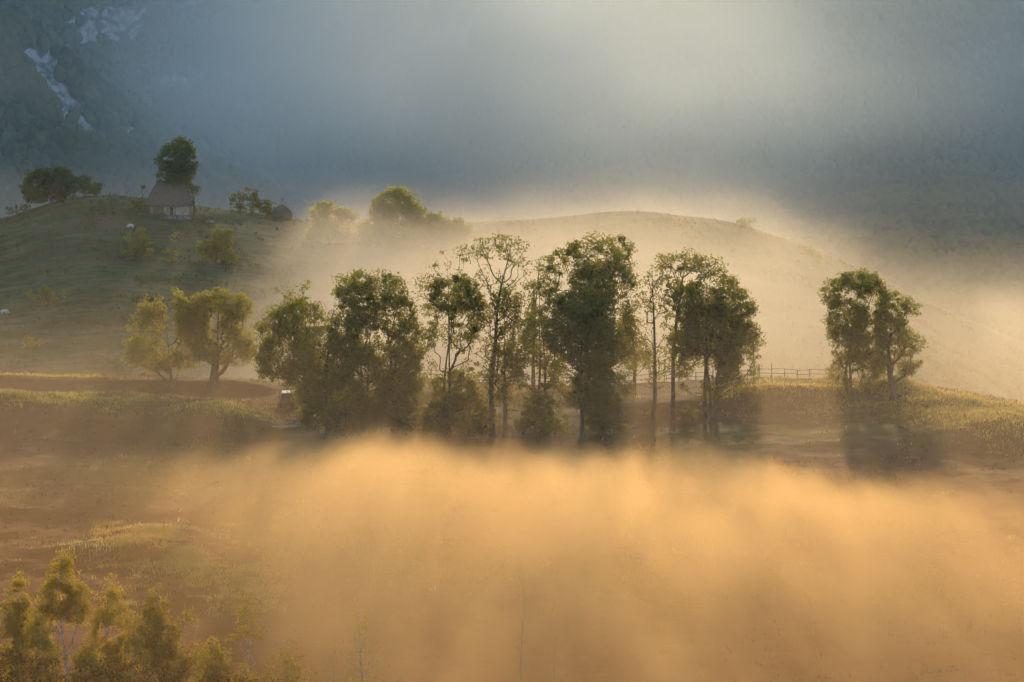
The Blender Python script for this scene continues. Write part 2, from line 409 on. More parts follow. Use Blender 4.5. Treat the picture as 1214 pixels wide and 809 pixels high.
def make_tree(name, label, px, py, d, lobes, group=None, mat='leaf', bark='bark', seed=1, leaf=.235, per=32,
              spread=.62, stems=1, bare=0.0, cat='tree', dens=1.0, r_base=None, fork=None, lean=0.0, zbase=None, tip=.014, droop=0.0, shell=.55, wob=1.0):
    """lobes: (px, py, rx, ry[, density]) seen in the photo at distance d; each becomes a rounded mass of leaf clumps with depth"""
    rng = np.random.default_rng(seed * 7919 + 13)
    m = d / F
    bx = wx(px, d); bz = gz(bx, d) if zbase is None else zbase
    B = np.array([0., 0., -.25])
    Ls = []
    for L in lobes:
        lx, ly, rx, ry = L[:4]; de = L[4] if len(L) > 4 else 1.0
        Ls.append((wx(lx, d) - bx, wz(ly, d) - bz, rx * m, ry * m, de))
    cx = sum(l[0] * l[2] * l[3] for l in Ls) / sum(l[2] * l[3] for l in Ls)
    halfw = max(max(abs(l[0] - cx) + l[2] for l in Ls), .5)
    top = max(l[1] + l[3] for l in Ls); low = min(l[1] - l[3] for l in Ls)
    pts = []; den = []
    for (lx, lz, rx, rz, de) in Ls:
        ry = min(rx * 1.0, halfw)
        oy = rng.normal(0, .22) * max(halfw - rx, 0.2) * 1.3
        vol = 4.19 * rx * ry * rz
        n = max(6, int(dens * (de ** .6) * min(vol, 160) * .75 / spread ** 2.0 * (1 if vol < 160 else (vol / 160) ** .6)))
        v = rng.normal(0, 1, (n, 3)); v /= np.linalg.norm(v, axis=1, keepdims=True)
        rr = np.where(rng.random(n) < shell, rng.uniform(.78, 1.0, n), rng.random(n) ** (1 / 3.) * .9)[:, None]
        v = v * rr * np.array([[rx, ry, rz]]) * rng.uniform(.9, 1.12, (n, 1))
        v += np.array([[lx, oy, lz]])
        pts.append(v); den.append(np.full(n, de))
    pts = np.concatenate(pts); den = np.concatenate(den)
    ok = pts[:, 2] > .35
    # gaps: drop whole pockets of clumps
    gp = fbm(pts[:, 0] / 1.9 + seed, pts[:, 2] / 1.9 + pts[:, 1] / 3.0, seed, 2)
    ok &= gp > -.13
    pts, den = pts[ok], den[ok]
    # skeleton
    nodes = [B]; par = [-1]
    def grow(i0, path):
        k = i0
        for q in path:
            nodes.append(np.array(q)); par.append(k); k = len(nodes) - 1
        return k
    H = top
    fk = fork if fork is not None else max(.8, low + .15 * (H - low))
    tops = []
    order = sorted(range(len(Ls)), key=lambda q: -(Ls[q][1] + Ls[q][3]))
    for s_ in range(stems):
        L = Ls[order[s_ % len(order)]]
        off = (s_ - (stems - 1) / 2) * .55
        e = np.array([L[0] + rng.normal(0, .2), rng.normal(0, .3), L[1] + L[3] * .55])
        n = 14; path = []
        w1, w2 = wob * rng.normal(0, .18, 3), wob * rng.normal(0, .12, 3)
        for k in range(1, n + 1):
            t = k / n
            zz = B[2] + (e[2] - B[2]) * t
            bend = max(0, (zz - fk * .6) / max(e[2] - fk * .6, .1))
            x_ = off * (1 - .3 * t) + (e[0]) * (bend ** 1.15 if lean == 0 else t ** .8) + lean * math.sin(t * math.pi)
            y_ = e[1] * bend + off * .4
            q = np.array([x_, y_, zz]) + w1 * math.sin(t * 5) * t + w2 * math.sin(t * 11) * t
            path.append(q)
        grow(0, path)
    # limbs to the other lobes
    for q in order[stems:]:
        L = Ls[q]
        if L[1] < 1.0: continue
        e = np.array([L[0], rng.normal(0, .3) * L[2], L[1] + L[3] * .35])
        A = np.array(nodes)
        hor = np.hypot(A[:, 0] - e[0], A[:, 1] - e[1])
        want = e[2] - .9 * hor - .25 * L[3] - .6
        cost = np.abs(A[:, 2] - np.maximum(want, .6)) + .35 * hor + np.where(A[:, 2] > e[2], 6, 0)
        i0 = int(np.argmin(cost)); a = A[i0]
        n = 7; w1 = rng.normal(0, .2, 3)
        ctrl = a + np.array([(e[0] - a[0]) * .55, (e[1] - a[1]) * .55, (e[2] - a[2]) * .25])
        grow(i0, [(1 - t) ** 2 * a + 2 * t * (1 - t) * ctrl + t * t * e + w1 * math.sin(t * 6.3) for t in np.linspace(1 / n, 1, n)])
    nmain = len(nodes)
    # twigs
    axis = np.array([cx, 0, 0])
    od = np.argsort(np.hypot(pts[:, 0] - cx, pts[:, 1]) * .6 + np.abs(pts[:, 2] - (low + (top - low) * .4)) * .5 + rng.random(len(pts)) * .6)
    tips = np.zeros(len(pts), int)
    NB = np.zeros((nmain + 4 * len(pts), 3)); NB[:nmain] = np.array(nodes); cnt = nmain
    PAR = list(par)
    for i in od:
        p = pts[i]; A = NB[:cnt]
        dv = p - A; dist = np.sqrt((dv ** 2).sum(1)); hor = np.hypot(dv[:, 0], dv[:, 1])
        cost = dist + 1.3 * np.maximum(0, .55 * hor - dv[:, 2]) + np.where(A[:, 2] < fk * .5, 2.5, 0)
        cost[0] += 20
        j = int(np.argmin(cost)); a = A[j].copy(); L = dist[j]
        n = 1 if L < .5 else (2 if L < 1.6 else 3)
        ctrl = a + (p - a) * .5 + np.array([0, 0, -.12 * L]) + rng.normal(0, .06 * L, 3)
        k = j
        for t in np.linspace(1 / n, 1, n):
            q = (1 - t) ** 2 * a + 2 * t * (1 - t) * ctrl + t * t * p
            NB[cnt] = q; PAR.append(k); k = cnt; cnt += 1
        tips[i] = k
    NB = NB[:cnt]; PAR = np.array(PAR)
    w = np.zeros(cnt); np.add.at(w, tips, 1.0); w[nmain - 1] += 1
    for k in range(cnt - 1, 0, -1):
        if w[k] == 0: w[k] = .5
        w[PAR[k]] += w[k]
    if r_base is None: r_base = .0105 * H + .05
    ex = max(.36, math.log(r_base / tip) / math.log(max(w[0], 3)))
    r = tip * np.maximum(w, 1) ** ex
    r = np.minimum(r, r_base) * (1 - .5 * np.clip(NB[:, 2] / H, 0, 1))
    r = np.maximum(r, tip * .8)
    e1 = np.arange(1, cnt); e0 = PAR[1:]
    P, Q = NB[e0], NB[e1]
    ra = np.minimum(r[e0], r[e1] * 1.35); rb = r[e1].copy()
    flare = e0 == 0
    ra[flare] = r[e1][flare] * 1.5
    thick = rb > .05
    V1, F1 = tube_mesh(P[thick], Q[thick], ra[thick], rb[thick], 8)
    V2, F2 = tube_mesh(P[~thick], Q[~thick], ra[~thick], rb[~thick], 4)
    root = empty(name, (bx, d, bz)); tag(root, label, cat, group)
    mesh_np('trunk', np.concatenate([V1, V2]), [F1, F2 + len(V1)] if len(V1) else F2, M[bark], root, smooth=True)
    # leaves
    nl = np.maximum(2, (per * np.minimum(den, 1.3) * rng.uniform(.6, 1.4, len(pts)))).astype(int)
    C = np.repeat(pts, nl, 0)
    sp = spread * rng.uniform(.5, 1.35, len(pts))
    g = rng.normal(0, 1, (len(C), 3)); g /= np.linalg.norm(g, axis=1, keepdims=True)
    g *= (rng.random((len(C), 1)) ** (1 / 2.2)) * np.repeat(sp, nl)[:, None] * np.array([[1, 1, .72]])
    C = C + g; C[:, 2] = np.maximum(C[:, 2], .1)
    S = leaf * rng.uniform(.65, 1.25, len(C))
    V, Fc = leaf_mesh(C, S, rng, droop)
    mesh_np('crown', V, Fc, M[mat], root)
    return root
#TREES
ROW = 'trees along the crest of the meadow'
def rowtree(label, px, py, lobes, lo=258, hi=312, d=None, **kw):
    if d is None: d = ground_d(px, py, lo, hi)
    if kw.get('name') != 'shrub':
        lobes = [(l[0], l[1], l[2] * (1.26 if len(l) < 5 or l[4] > .6 else 1.12), l[3] * 1.1) + tuple(l[4:]) for l in lobes]
        kw['dens'] = kw.get('dens', 1.0) * 1.3
    return make_tree(kw.pop('name', 'broadleaf_tree'), label, px, py, d, lobes, kw.pop('group', ROW), **kw)

rowtree('round yellow-green tree, leftmost of the row, on the brown bank', 203, 458,
        [(198, 370, 27, 23), (176, 386, 21, 25), (222, 388, 17, 28), (188, 418, 32, 20), (215, 415, 22, 22), (163, 412, 12, 14, .7)], lo=285, hi=312, mat='leaf_yellow', seed=1, fork=1.6)
rowtree('round yellow-green tree with short thick trunk, right of the leftmost tree', 254, 459,
        [(264, 366, 27, 21), (243, 368, 19, 20), (284, 388, 18, 26), (262, 408, 30, 22), (240, 402, 15, 26), (282, 416, 16, 18)], lo=285, hi=312, mat='leaf_yellow', seed=2, fork=1.9, r_base=.5)
rowtree('broad dark tree with a thin twiggy top left, over the parked car', 363, 510,
        [(348, 348, 18, 16, .4), (332, 390, 22, 26), (356, 385, 26, 30), (338, 424, 30, 26), (368, 448, 26, 32), (325, 425, 16, 20, .8), (374, 488, 16, 18, .8)], seed=3, fork=4)
rowtree('tall dense green tree in the middle of the left clump', 388, 520,
        [(396, 342, 24, 20), (380, 366, 24, 28), (404, 385, 26, 38), (388, 420, 34, 40), (396, 470, 32, 30, .8), (405, 495, 20, 18, .8)], seed=4, fork=4.5)
rowtree('narrow green tree with a visible fork, right of the tallest in the left clump', 432, 510,
        [(428, 341, 18, 18), (438, 362, 20, 24), (430, 400, 20, 34), (438, 440, 26, 30), (432, 478, 24, 26, .9)], seed=5, fork=5, stems=2)
rowtree('green tree with ragged right edge, rightmost of the left clump', 466, 512,
        [(457, 346, 21, 22), (472, 374, 20, 28), (482, 408, 20, 28), (470, 440, 26, 34), (484, 450, 16, 24, .8), (470, 484, 24, 22, .9)], seed=6, fork=5)
rowtree('open crowned tree with dark middle and leafy skirt, first of the central clump', 530, 516,
        [(528, 314, 16, 14, .45), (548, 303, 14, 12, .45), (512, 342, 17, 18, .55), (540, 352, 26, 24, 1.3), (556, 378, 18, 22, 1.2), (516, 380, 18, 18, .7), (535, 400, 26, 16, .7), (540, 428, 18, 18, .6), (516, 425, 14, 18, .5),
         (535, 462, 24, 22, .9), (552, 490, 20, 24, .9), (522, 495, 18, 22, .9)], seed=7, fork=7, stems=2)
rowtree('tall tree with bare fan of branches and thin leaves at its top', 584, 518,
        [(594, 296, 30, 16, .6), (572, 304, 13, 16, .55), (616, 312, 14, 18, .55), (592, 326, 26, 20, .4), (600, 368, 20, 24, .6), (588, 372, 14, 22, .5), (596, 430, 18, 36, .6), (576, 420, 14, 30, .5)], seed=8, fork=8.5, leaf=.25, tip=.028, per=20)
rowtree('slender leafy tree standing in front of the fan-branched tree', 599, 519,
        [(600, 366, 17, 22, .7), (606, 402, 19, 28, .75), (594, 445, 18, 30, .75), (614, 435, 15, 28, .65), (604, 480, 18, 22, .7)], seed=9, fork=5, leaf=.27)
rowtree('almost leafless thin tree rising behind the central gap', 633, 478,
        [(634, 322, 13, 16, .3), (632, 348, 12, 20, .3)], seed=10, fork=7, leaf=.2, per=9, tip=.028)
rowtree('narrow dark tree with two thin stems left of the tallest tree', 642, 497,
        [(640, 352, 20, 18), (646, 380, 20, 24), (636, 408, 18, 26), (650, 435, 20, 26, .7), (638, 462, 20, 22, .7)], seed=11, fork=5, stems=2)
rowtree('tallest tree of the row, broad lit crown in two heads', 716, 494,
        [(702, 303, 30, 22, .9), (735, 306, 18, 22, .8), (670, 318, 24, 20, .8), (718, 335, 34, 26, .8), (744, 348, 16, 26, .7), (726, 390, 26, 36, .8), (690, 345, 26, 20), (738, 420, 18, 26, .7), (720, 452, 24, 26, .7), (748, 320, 12, 18, .7)], seed=12, fork=7, r_base=.5)
rowtree('dense dark tree standing in front of the tallest tree', 690, 521,
        [(690, 362, 26, 20, 1.2), (676, 395, 26, 30, 1.2), (702, 405, 26, 34, 1.2), (684, 445, 25, 30), (704, 468, 18, 24)], mat='leaf_dark', seed=13, fork=3.5)
rowtree('small tree with straight bare trunk on the crest, right of the tallest tree', 752, 469,
        [(749, 392, 12, 18), (745, 418, 13, 20), (757, 416, 13, 22)], lo=290, hi=315, seed=14, fork=3.2, r_base=.2)
rowtree('slim see-through tree with upright twigs, between the tallest and the widest trees', 776, 497,
        [(776, 328, 11, 15, .65), (771, 350, 13, 22, .5), (781, 370, 14, 26, .5), (773, 410, 16, 28, .55), (782, 440, 14, 22, .5), (766, 440, 12, 20, .5)], seed=15, fork=5, leaf=.24, tip=.026, per=20)
rowtree('slim tall tree with flat spreading thin top behind the wide round tree', 798, 484,
        [(812, 310, 26, 12, .7), (842, 316, 22, 12, .65), (796, 326, 16, 18, .7), (798, 355, 13, 22, .6), (800, 395, 14, 24, .6), (802, 440, 15, 24, .55)], seed=16, fork=8, leaf=.26, tip=.026, per=22)
rowtree('wide round dark green tree at the right end of the main row', 842, 494,
        [(846, 340, 24, 14), (826, 356, 24, 20), (864, 362, 24, 20), (845, 392, 34, 32), (878, 404, 22, 26), (812, 396, 18, 28), (838, 440, 32, 28), (876, 436, 24, 20), (893, 432, 10, 14, .8)], seed=17, fork=3.0, r_base=.32, stems=3, dens=1.25)
rowtree('tall tree with twin trunks, left of the two standing apart on the right', 1006, 465,
        [(1018, 338, 22, 16), (996, 346, 17, 18), (1034, 360, 18, 24), (1006, 378, 22, 30), (1030, 405, 22, 34), (990, 425, 12, 28, .6), (1014, 440, 24, 22)], lo=280, hi=312, seed=18, fork=3, stems=2, dens=1.4)
rowtree('smaller tree with leaning dark trunk, last on the right', 1060, 471,
        [(1060, 364, 15, 16, .8), (1077, 374, 13, 18, .7), (1058, 396, 20, 20, .8), (1080, 405, 15, 14, .7), (1062, 432, 22, 16, .7), (1080, 434, 14, 10, .7)], lo=278, hi=312, seed=19, fork=3.6, r_base=.36, lean=-.5, dens=1.5)
# shrubs beneath the row
US_G = 'shrubs growing beneath the row of trees'
for k, (lab, px, py, rx, ry, mt_) in enumerate([
    ('yellow-green bush under the right side of the left clump', 452, 512, 30, 24, 'shrub'),
    ('low green bush at the foot of the left clump', 412, 520, 20, 18, 'shrub'),
    ('bush at the foot of the fan-branched tree', 572, 520, 18, 22, 'shrub'),
    ('low wide bush between the slender tree and the twin-stemmed tree', 628, 514, 24, 15, 'shrub'),
    ('bush beside the dark tree in front of the tallest tree', 657, 518, 17, 22, 'leaf'),
    ('bush right of the dark tree beneath the tallest tree', 728, 514, 20, 18, 'leaf'),
    ('dark bush between the two slim trees', 766, 500, 14, 14, 'leaf_dark'),
    ('dark bush against the trunk of the widest tree', 815, 500, 17, 18, 'leaf_dark'),
    ('low bush right of the widest tree', 880, 474, 18, 12, 'shrub'),
    ('tall leafy undergrowth under the open crowned tree', 518, 519, 22, 46, 'leaf'),
    ('tall leafy undergrowth left of the fan-branched trunk', 556, 520, 20, 54, 'leaf'),
    ('tall undergrowth left of the dark front tree, under the twin stems', 636, 505, 20, 34, 'leaf_dark'),
    ('tall undergrowth beneath the right side of the tallest tree', 712, 516, 24, 50, 'leaf_dark'),
    ('undergrowth at the foot of the tall dense green tree', 378, 521, 22, 36, 'leaf'),
    ('undergrowth under the ragged tree at the right of the left clump', 476, 516, 22, 40, 'shrub'),
    ('undergrowth right of the forked narrow tree', 440, 514, 22, 44, 'leaf'),
    ('bush in the gap between the left and central clumps', 502, 516, 16, 18, 'shrub')]):
    rowtree(lab, px, py, [(px - rx * .35, py - ry * .75, rx * .6, ry * .7), (px + rx * .35, py - ry * .9, rx * .6, ry * .8), (px, py - ry * .5, rx * .9, ry * .5)],
            name='shrub', cat='shrub', group=US_G, mat=mt_, seed=40 + k, fork=.3, r_base=.06, spread=.5, per=30, leaf=.28, tip=.01)

# trees on the hut's hill and in the mist behind
HG = 'trees on the hill around the hut'
def hilltree(label, px, py, lobes, d, **kw):
    kw.setdefault('leaf', .5); kw.setdefault('spread', 1.0); kw.setdefault('per', 26)
    return make_tree(kw.pop('name', 'broadleaf_tree'), label, px, py, d, lobes, kw.pop('group', HG), **kw)
hilltree('tall dark tree leaning over the roof of the thatched hut', 230, 250,
         [(212, 176, 18, 13), (200, 192, 13, 14), (222, 194, 13, 18), (210, 206, 20, 16), (222, 224, 12, 14), (197, 208, 11, 14)], 572, mat='leaf_dark', seed=60, fork=5, dens=1.1)
hilltree('tiny sapling with ball crown left of the hut', 169, 236, [(169, 217, 5.5, 6)], 590, name='sapling', cat='sapling', mat='leaf_dark', seed=61, fork=2.6, r_base=.08, spread=.6)
hilltree('big dark rounded thicket at the left end of the hilltop', 60, 244,
         [(45, 222, 16, 22), (66, 218, 20, 20), (84, 224, 12, 18)], 600, name='thicket', cat='thicket', mat='leaf_dark', seed=62, fork=1, dens=1.4, per=36, shell=.7)
hilltree('smaller dark thicket beside the big one on the hilltop', 103, 232, [(98, 218, 11, 10), (109, 222, 10, 9)], 602, name='thicket', cat='thicket', mat='leaf_dark', seed=63, fork=1, dens=1.4, shell=.7)
hilltree('grey-green tree with round head right of the hut', 292, 255, [(283, 240, 10, 13, .8), (296, 238, 12, 15), (304, 246, 9, 10)], 592, mat='leaf_dark', seed=64, fork=1.5)
hilltree('low bush between the round-headed tree and the haystack', 316, 256, [(314, 246, 9, 9), (322, 250, 8, 6)], 592, name='shrub', cat='shrub', mat='leaf_dark', seed=65, fork=.8)
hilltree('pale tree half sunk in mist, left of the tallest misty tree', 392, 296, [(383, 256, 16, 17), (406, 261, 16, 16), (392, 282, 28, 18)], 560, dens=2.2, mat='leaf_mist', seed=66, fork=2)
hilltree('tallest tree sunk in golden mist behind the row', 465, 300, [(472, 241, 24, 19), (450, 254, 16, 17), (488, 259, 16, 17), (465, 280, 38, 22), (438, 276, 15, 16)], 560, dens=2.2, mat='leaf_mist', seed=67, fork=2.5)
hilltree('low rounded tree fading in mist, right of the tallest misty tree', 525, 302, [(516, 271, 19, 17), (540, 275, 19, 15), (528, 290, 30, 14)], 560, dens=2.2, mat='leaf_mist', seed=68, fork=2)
hilltree('dim round tree on the slope below the white sheep', 161, 326, [(163, 283, 14, 13), (157, 300, 13, 20), (168, 305, 11, 16)], 520, mat='leaf', seed=69, fork=2)
hilltree('dim thin tree on the slope below the hut', 204, 326, [(204, 285, 6, 10, .7), (204, 305, 8, 14, .7)], 520, mat='leaf', seed=70, fork=2)
hilltree('dim wide tree on the slope right of the thin one', 256, 322, [(262, 284, 14, 13), (248, 296, 14, 15), (264, 305, 15, 14)], 525, mat='leaf', seed=71, fork=2)
hilltree('faint wide bush low on the left slope', 56, 358, [(46, 348, 14, 10), (66, 347, 14, 11)], 480, name='shrub', cat='shrub', mat='leaf', seed=72, fork=.8)
hilltree('faint small bush at the bottom of the left slope', 40, 412, [(40, 405, 11, 8)], 445, name='shrub', cat='shrub', mat='leaf', seed=73, fork=.5)
hilltree('dark bush at the left foot of the hut', 164, 246, [(158, 243, 7, 4), (168, 242, 6, 5)], 570, name='shrub', cat='shrub', mat='leaf_dark', seed=74, fork=.4)
hilltree('faint round tree in the mist right of the widest tree', 965, 316, [(962, 302, 9, 8), (971, 304, 8, 7), (966, 309, 9, 6)], 560, mat='leaf_yellow', seed=75, fork=1)
hilltree('faint bush on the far ridge behind the widest tree', 880, 272, [(876, 264, 8, 6), (886, 265, 7, 6)], 590, name='shrub', cat='shrub', mat='leaf_yellow', seed=76, fork=.5)
hilltree('tiny dark bush low at the left edge of the hilltop', 10, 256, [(14, 250, 9, 5), (28, 247, 6, 4)], 600, name='shrub', cat='shrub', mat='leaf_dark', seed=78, fork=.3)

# birches in the foreground
BG = 'birches at the bottom left'
def birch(label, px, top, w, d, seed, dens=1.0, de=1.0, **kw):
    """narrow pointed crown hanging down from the top"""
    h = kw.pop('h', 130); w = w * 1.3
    lob = [(px, top + 13, w * .12, 15, de), (px, top + 34, w * .24, 22, de), (px - w * .14, top + 60, w * .30, 24, de), (px + w * .15, top + 66, w * .31, 26, de),
           (px - w * .22, top + 92, w * .34, 28, de * .9), (px + w * .22, top + 100, w * .36, 30, de * .9), (px, top + h, w * .5, 34, de * .8)]
    return make_tree('birch', label, px, 0, d, lob, BG, mat=kw.pop('mat', 'leaf_birch'), bark=kw.pop('bark', 'birch_bark'), seed=seed, leaf=.11, per=kw.pop('per', 40), spread=.36, fork=4.5,
                     r_base=kw.pop('r_base', .13), cat='birch', tip=.008, droop=1.0, dens=dens * 3.6, **kw)
birch('tallest golden birch, pointed crown near the left corner', 76, 650, 56, 166, 80)
birch('golden birch with rounded top in the bottom left corner', 20, 674, 46, 168, 81)
birch('golden birch right of the tallest one', 132, 682, 46, 165, 82)
birch('hazy olive birch, fourth from the left corner', 184, 690, 52, 163, 83, mat='leaf_birch_olive')
birch('dim small birch in the haze right of the olive one', 222, 712, 40, 164, 84, mat='leaf_birch_olive', de=.6)
birch('dim birch half lost in fog below the lit knoll', 292, 705, 44, 160, 85, mat='leaf_birch_olive', de=.6)
birch('faint birch farthest right of the foreground group, deep in fog', 428, 692, 34, 172, 86, de=.25)
birch('dim low birch in the dark between two brighter ones, second from the corner', 48, 722, 40, 160, 87, mat='leaf_birch_olive')
birch('dim low birch under the tallest golden birch', 104, 735, 40, 158, 88, mat='leaf_birch_olive')
birch('dim low birch between the third and fourth tops', 158, 738, 40, 158, 89, mat='leaf_birch_olive')
birch('dim birch at the frame bottom between two faint ones', 250, 748, 46, 156, 90, mat='leaf_birch_olive')
birch('faint birch at the frame bottom left of the foggy middle', 345, 742, 44, 158, 91, mat='leaf_birch_olive', de=.5)
birch('thin bare birch with pale stem alone in the foggy middle', 618, 672, 16, 180, 92, wob=.3, r_base=.06, bark='birch_bark_fogged', de=.08, dens=.5, per=14)
birch('thin bare birch with forked pale stem right of the foggy middle', 662, 690, 16, 182, 93, wob=.3, r_base=.06, bark='birch_bark_fogged', de=.08, dens=.5, per=14, stems=2)
birch('thin bare birch, faintest of three pale stems in fog', 395, 745, 16, 178, 94, wob=.3, r_base=.06, bark='birch_bark_fogged', de=.1, dens=.5, per=14)
for k, (px, top, rx, d_, lab) in enumerate([(8, 752, 40, 152, 'dark undergrowth in the bottom left corner under the birches'), (72, 762, 40, 150, 'dark undergrowth below the tallest golden birch'),
        (140, 760, 40, 151, 'dark undergrowth below the third golden birch'), (205, 768, 42, 150, 'dark undergrowth below the olive birch'),
        (275, 776, 42, 149, 'dark undergrowth at the bottom edge below the dim foggy birch'), (345, 784, 40, 149, 'dark undergrowth farthest right along the bottom edge')]):
    make_tree('shrub', lab, px, 0, d_, [(px - rx * .4, top + 44, rx * .6, 26), (px + rx * .4, top + 50, rx * .6, 26), (px, top + 78, rx, 34)], 'undergrowth below the birches',
              mat='undergrowth', seed=120 + k, leaf=.16, per=34, spread=.5, fork=.5, r_base=.06, cat='shrub', tip=.008, dens=1.2)
#END TREES

# ------------------------------------------------------------------ grass and bracken on the near slope
def tufts(name, label, n, seed, mat, hmin, hmax, blades, accept, wide, region, ln0=.25, ln1=.93):
    rng = np.random.default_rng(seed)
    d = rng.uniform(region[0], region[1], n); p = rng.uniform(region[2], region[3], n)
    x = (p - 607) * d / F; y = d
    pr = accept(p, d, x, y)
    k = rng.random(n) < pr
    x, y, p = x[k], y[k], p[k]; z = height(x, y); n = len(x)
    sz = (hmin + (hmax - hmin) * rng.random(n) ** 2.2) * (0.6 + .9 * np.clip(fbm(x / 2.5, y / 2.0, seed, 2) + .5, 0, 1))
    N = n * blades
    xi = np.repeat(np.stack([x, y, z], -1), blades, 0); hs = np.repeat(sz, blades) * rng.uniform(.6, 1.15, N)
    xi[:, :2] += rng.normal(0, .10, (N, 2)) * (1 + wide * 3)
    a = rng.random(N) * 6.283; ln = rng.uniform(ln0, ln1, N)
    dirv = np.stack([np.cos(a), np.sin(a), np.zeros(N)], -1)
    tipp = xi + dirv * (hs * ln)[:, None] + np.array([[0, 0, 1.]]) * (hs * np.sqrt(np.maximum(.1, 1 - ln ** 2)))[:, None]
    wd = np.stack([-np.sin(a), np.cos(a), np.zeros(N)], -1) * (wide * rng.uniform(.6, 1.4, N) * hs)[:, None]
    mid = xi * .45 + tipp * .55 + np.array([[0, 0, .12]]) * hs[:, None]
    xi[:, 2] -= .05
    V = np.stack([xi - wd * .5, xi + wd * .5, mid + wd * .45, tipp, mid - wd * .45], 1).reshape(-1, 3)
    b = np.arange(N)[:, None] * 5
    Fq = np.concatenate([b, b + 1, b + 2, b + 4], 1); Ft = np.concatenate([b + 4, b + 2, b + 3], 1)
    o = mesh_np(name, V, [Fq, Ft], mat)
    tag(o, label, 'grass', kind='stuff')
def knollness(p, d, x, y):
    m = np.zeros_like(x)
    for (kp, kd, hh, rx, ry) in KNOLLS:
        m = np.maximum(m, np.exp(-((x - wx(kp, kd)) / (rx * 1.0)) ** 2 - ((y - kd) / (ry * 1.0)) ** 2) * min(1, hh))
    return m
def pn(p, d, s, sc): return fbm((p - 607) * d / F / sc, d / sc, s, 3)
tufts('grass', 'sunlit grass tufts on the meadow slope below the trees', 150000, 3,
      leaf_mat('meadow_grass', (.085, .075, .025), (.16, .13, .04), (.22, .19, .045), (.38, .31, .08)), .10, .42, 4,
      lambda p, d, x, y: sstep(-.06, .16, pn(p, d, 5, 10) + .35 * (knollness(p, d, x, y) - .35)) * sstep(205, 220, d) * (.3 + .7 * sstep(255, 268, d)), .16, (205, 316, -60, 1290))
tufts('bracken', 'rusty bracken and dry stalks scattered over the meadow banks', 80000, 4,
      leaf_mat('rusty_bracken', (.07, .032, .012), (.15, .07, .025), (.09, .038, .012), (.17, .075, .022)), .10, .32, 4,
      lambda p, d, x, y: np.clip(.30 - 2.6 * pn(p, d, 5, 14) + sstep(1030, 1120, p) * .35 + sstep(300, 100, p) * .15, .03, 1) * sstep(140, 160, d) * (.3 + .7 * sstep(240, 262, d)), .30, (150, 314, -60, 1290))

tufts('sunpatch_grass', 'grass coloured bright as sunlight on the knolls and the mound right of the trees', 230000, 6,  # brighter grass colour paints sunlight onto the knolls and mound
      leaf_mat('sun_tinted_grass', (.22, .18, .055), (.36, .29, .09), (.60, .49, .14), (.82, .66, .22)), .08, .34, 3,
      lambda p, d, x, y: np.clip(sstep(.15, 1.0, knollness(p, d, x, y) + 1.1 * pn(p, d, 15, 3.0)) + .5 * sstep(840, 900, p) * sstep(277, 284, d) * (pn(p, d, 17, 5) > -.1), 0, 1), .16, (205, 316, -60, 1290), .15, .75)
def patch(p, d):
    m = np.zeros_like(p)
    for (kp, kd, rp, rd) in ((182, 229, 38, 6.0), (222, 222, 34, 4.5), (284, 213, 24, 3.0), (240, 216, 26, 2.5)):
        m = np.maximum(m, 1.3 - ((p - kp) / rp) ** 2 - ((d - kd) / rd) ** 2)
    return m
tufts('pale_grass', 'grass coloured as a pool of sunlight on the knoll above the foreground birches', 120000, 16,  # golden blade colour puts the knoll's pool of sun into the grass
      leaf_mat('sun_tinted_knoll_grass', (.26, .165, .045), (.38, .25, .07), (.62, .41, .10), (.84, .56, .15)), .08, .30, 3,
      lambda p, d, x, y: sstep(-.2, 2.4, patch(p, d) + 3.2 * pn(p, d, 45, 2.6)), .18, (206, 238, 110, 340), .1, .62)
tufts('meadow_grass', 'yellow-green grass coloured brighter as sunlit strips on the left meadow', 110000, 21,  # brighter blades paint the lit strips of the meadow
      leaf_mat('sun_tinted_meadow_grass', (.13, .13, .03), (.22, .20, .05), (.46, .42, .07), (.68, .60, .12)), .08, .32, 3,
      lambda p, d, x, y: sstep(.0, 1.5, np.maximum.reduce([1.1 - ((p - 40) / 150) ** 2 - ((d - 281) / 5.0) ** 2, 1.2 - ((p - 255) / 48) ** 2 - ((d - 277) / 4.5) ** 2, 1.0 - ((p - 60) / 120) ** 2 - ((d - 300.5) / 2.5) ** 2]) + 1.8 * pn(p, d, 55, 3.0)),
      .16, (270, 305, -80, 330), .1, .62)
tufts('pale_grass', 'grass coloured golden as sunlight on the mound around the two right-hand trees', 140000, 22,  # sunlight on the mound is put into this golden blade colour
      leaf_mat('sun_tinted_mound_grass', (.22, .17, .05), (.34, .26, .08), (.60, .46, .12), (.86, .66, .20)), .08, .34, 3,
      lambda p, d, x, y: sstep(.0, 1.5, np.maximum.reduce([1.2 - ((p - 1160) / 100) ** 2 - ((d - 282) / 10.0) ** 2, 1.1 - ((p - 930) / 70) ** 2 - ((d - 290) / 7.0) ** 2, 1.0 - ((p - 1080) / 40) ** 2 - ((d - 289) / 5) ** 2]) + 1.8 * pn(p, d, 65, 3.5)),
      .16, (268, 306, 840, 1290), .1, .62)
tufts('hill_grass', 'rough grass tufts and weeds on the pasture of the hut hill', 120000, 9,
      leaf_mat('hill_pasture_grass', (.04, .042, .014), (.10, .09, .03), (.08, .075, .02), (.17, .14, .045)), .12, .62, 3,
      lambda p, d, x, y: .12 + sstep(.0, .2, pn(p, d, 25, 9)), .30, (428, 594, -60, 1290))
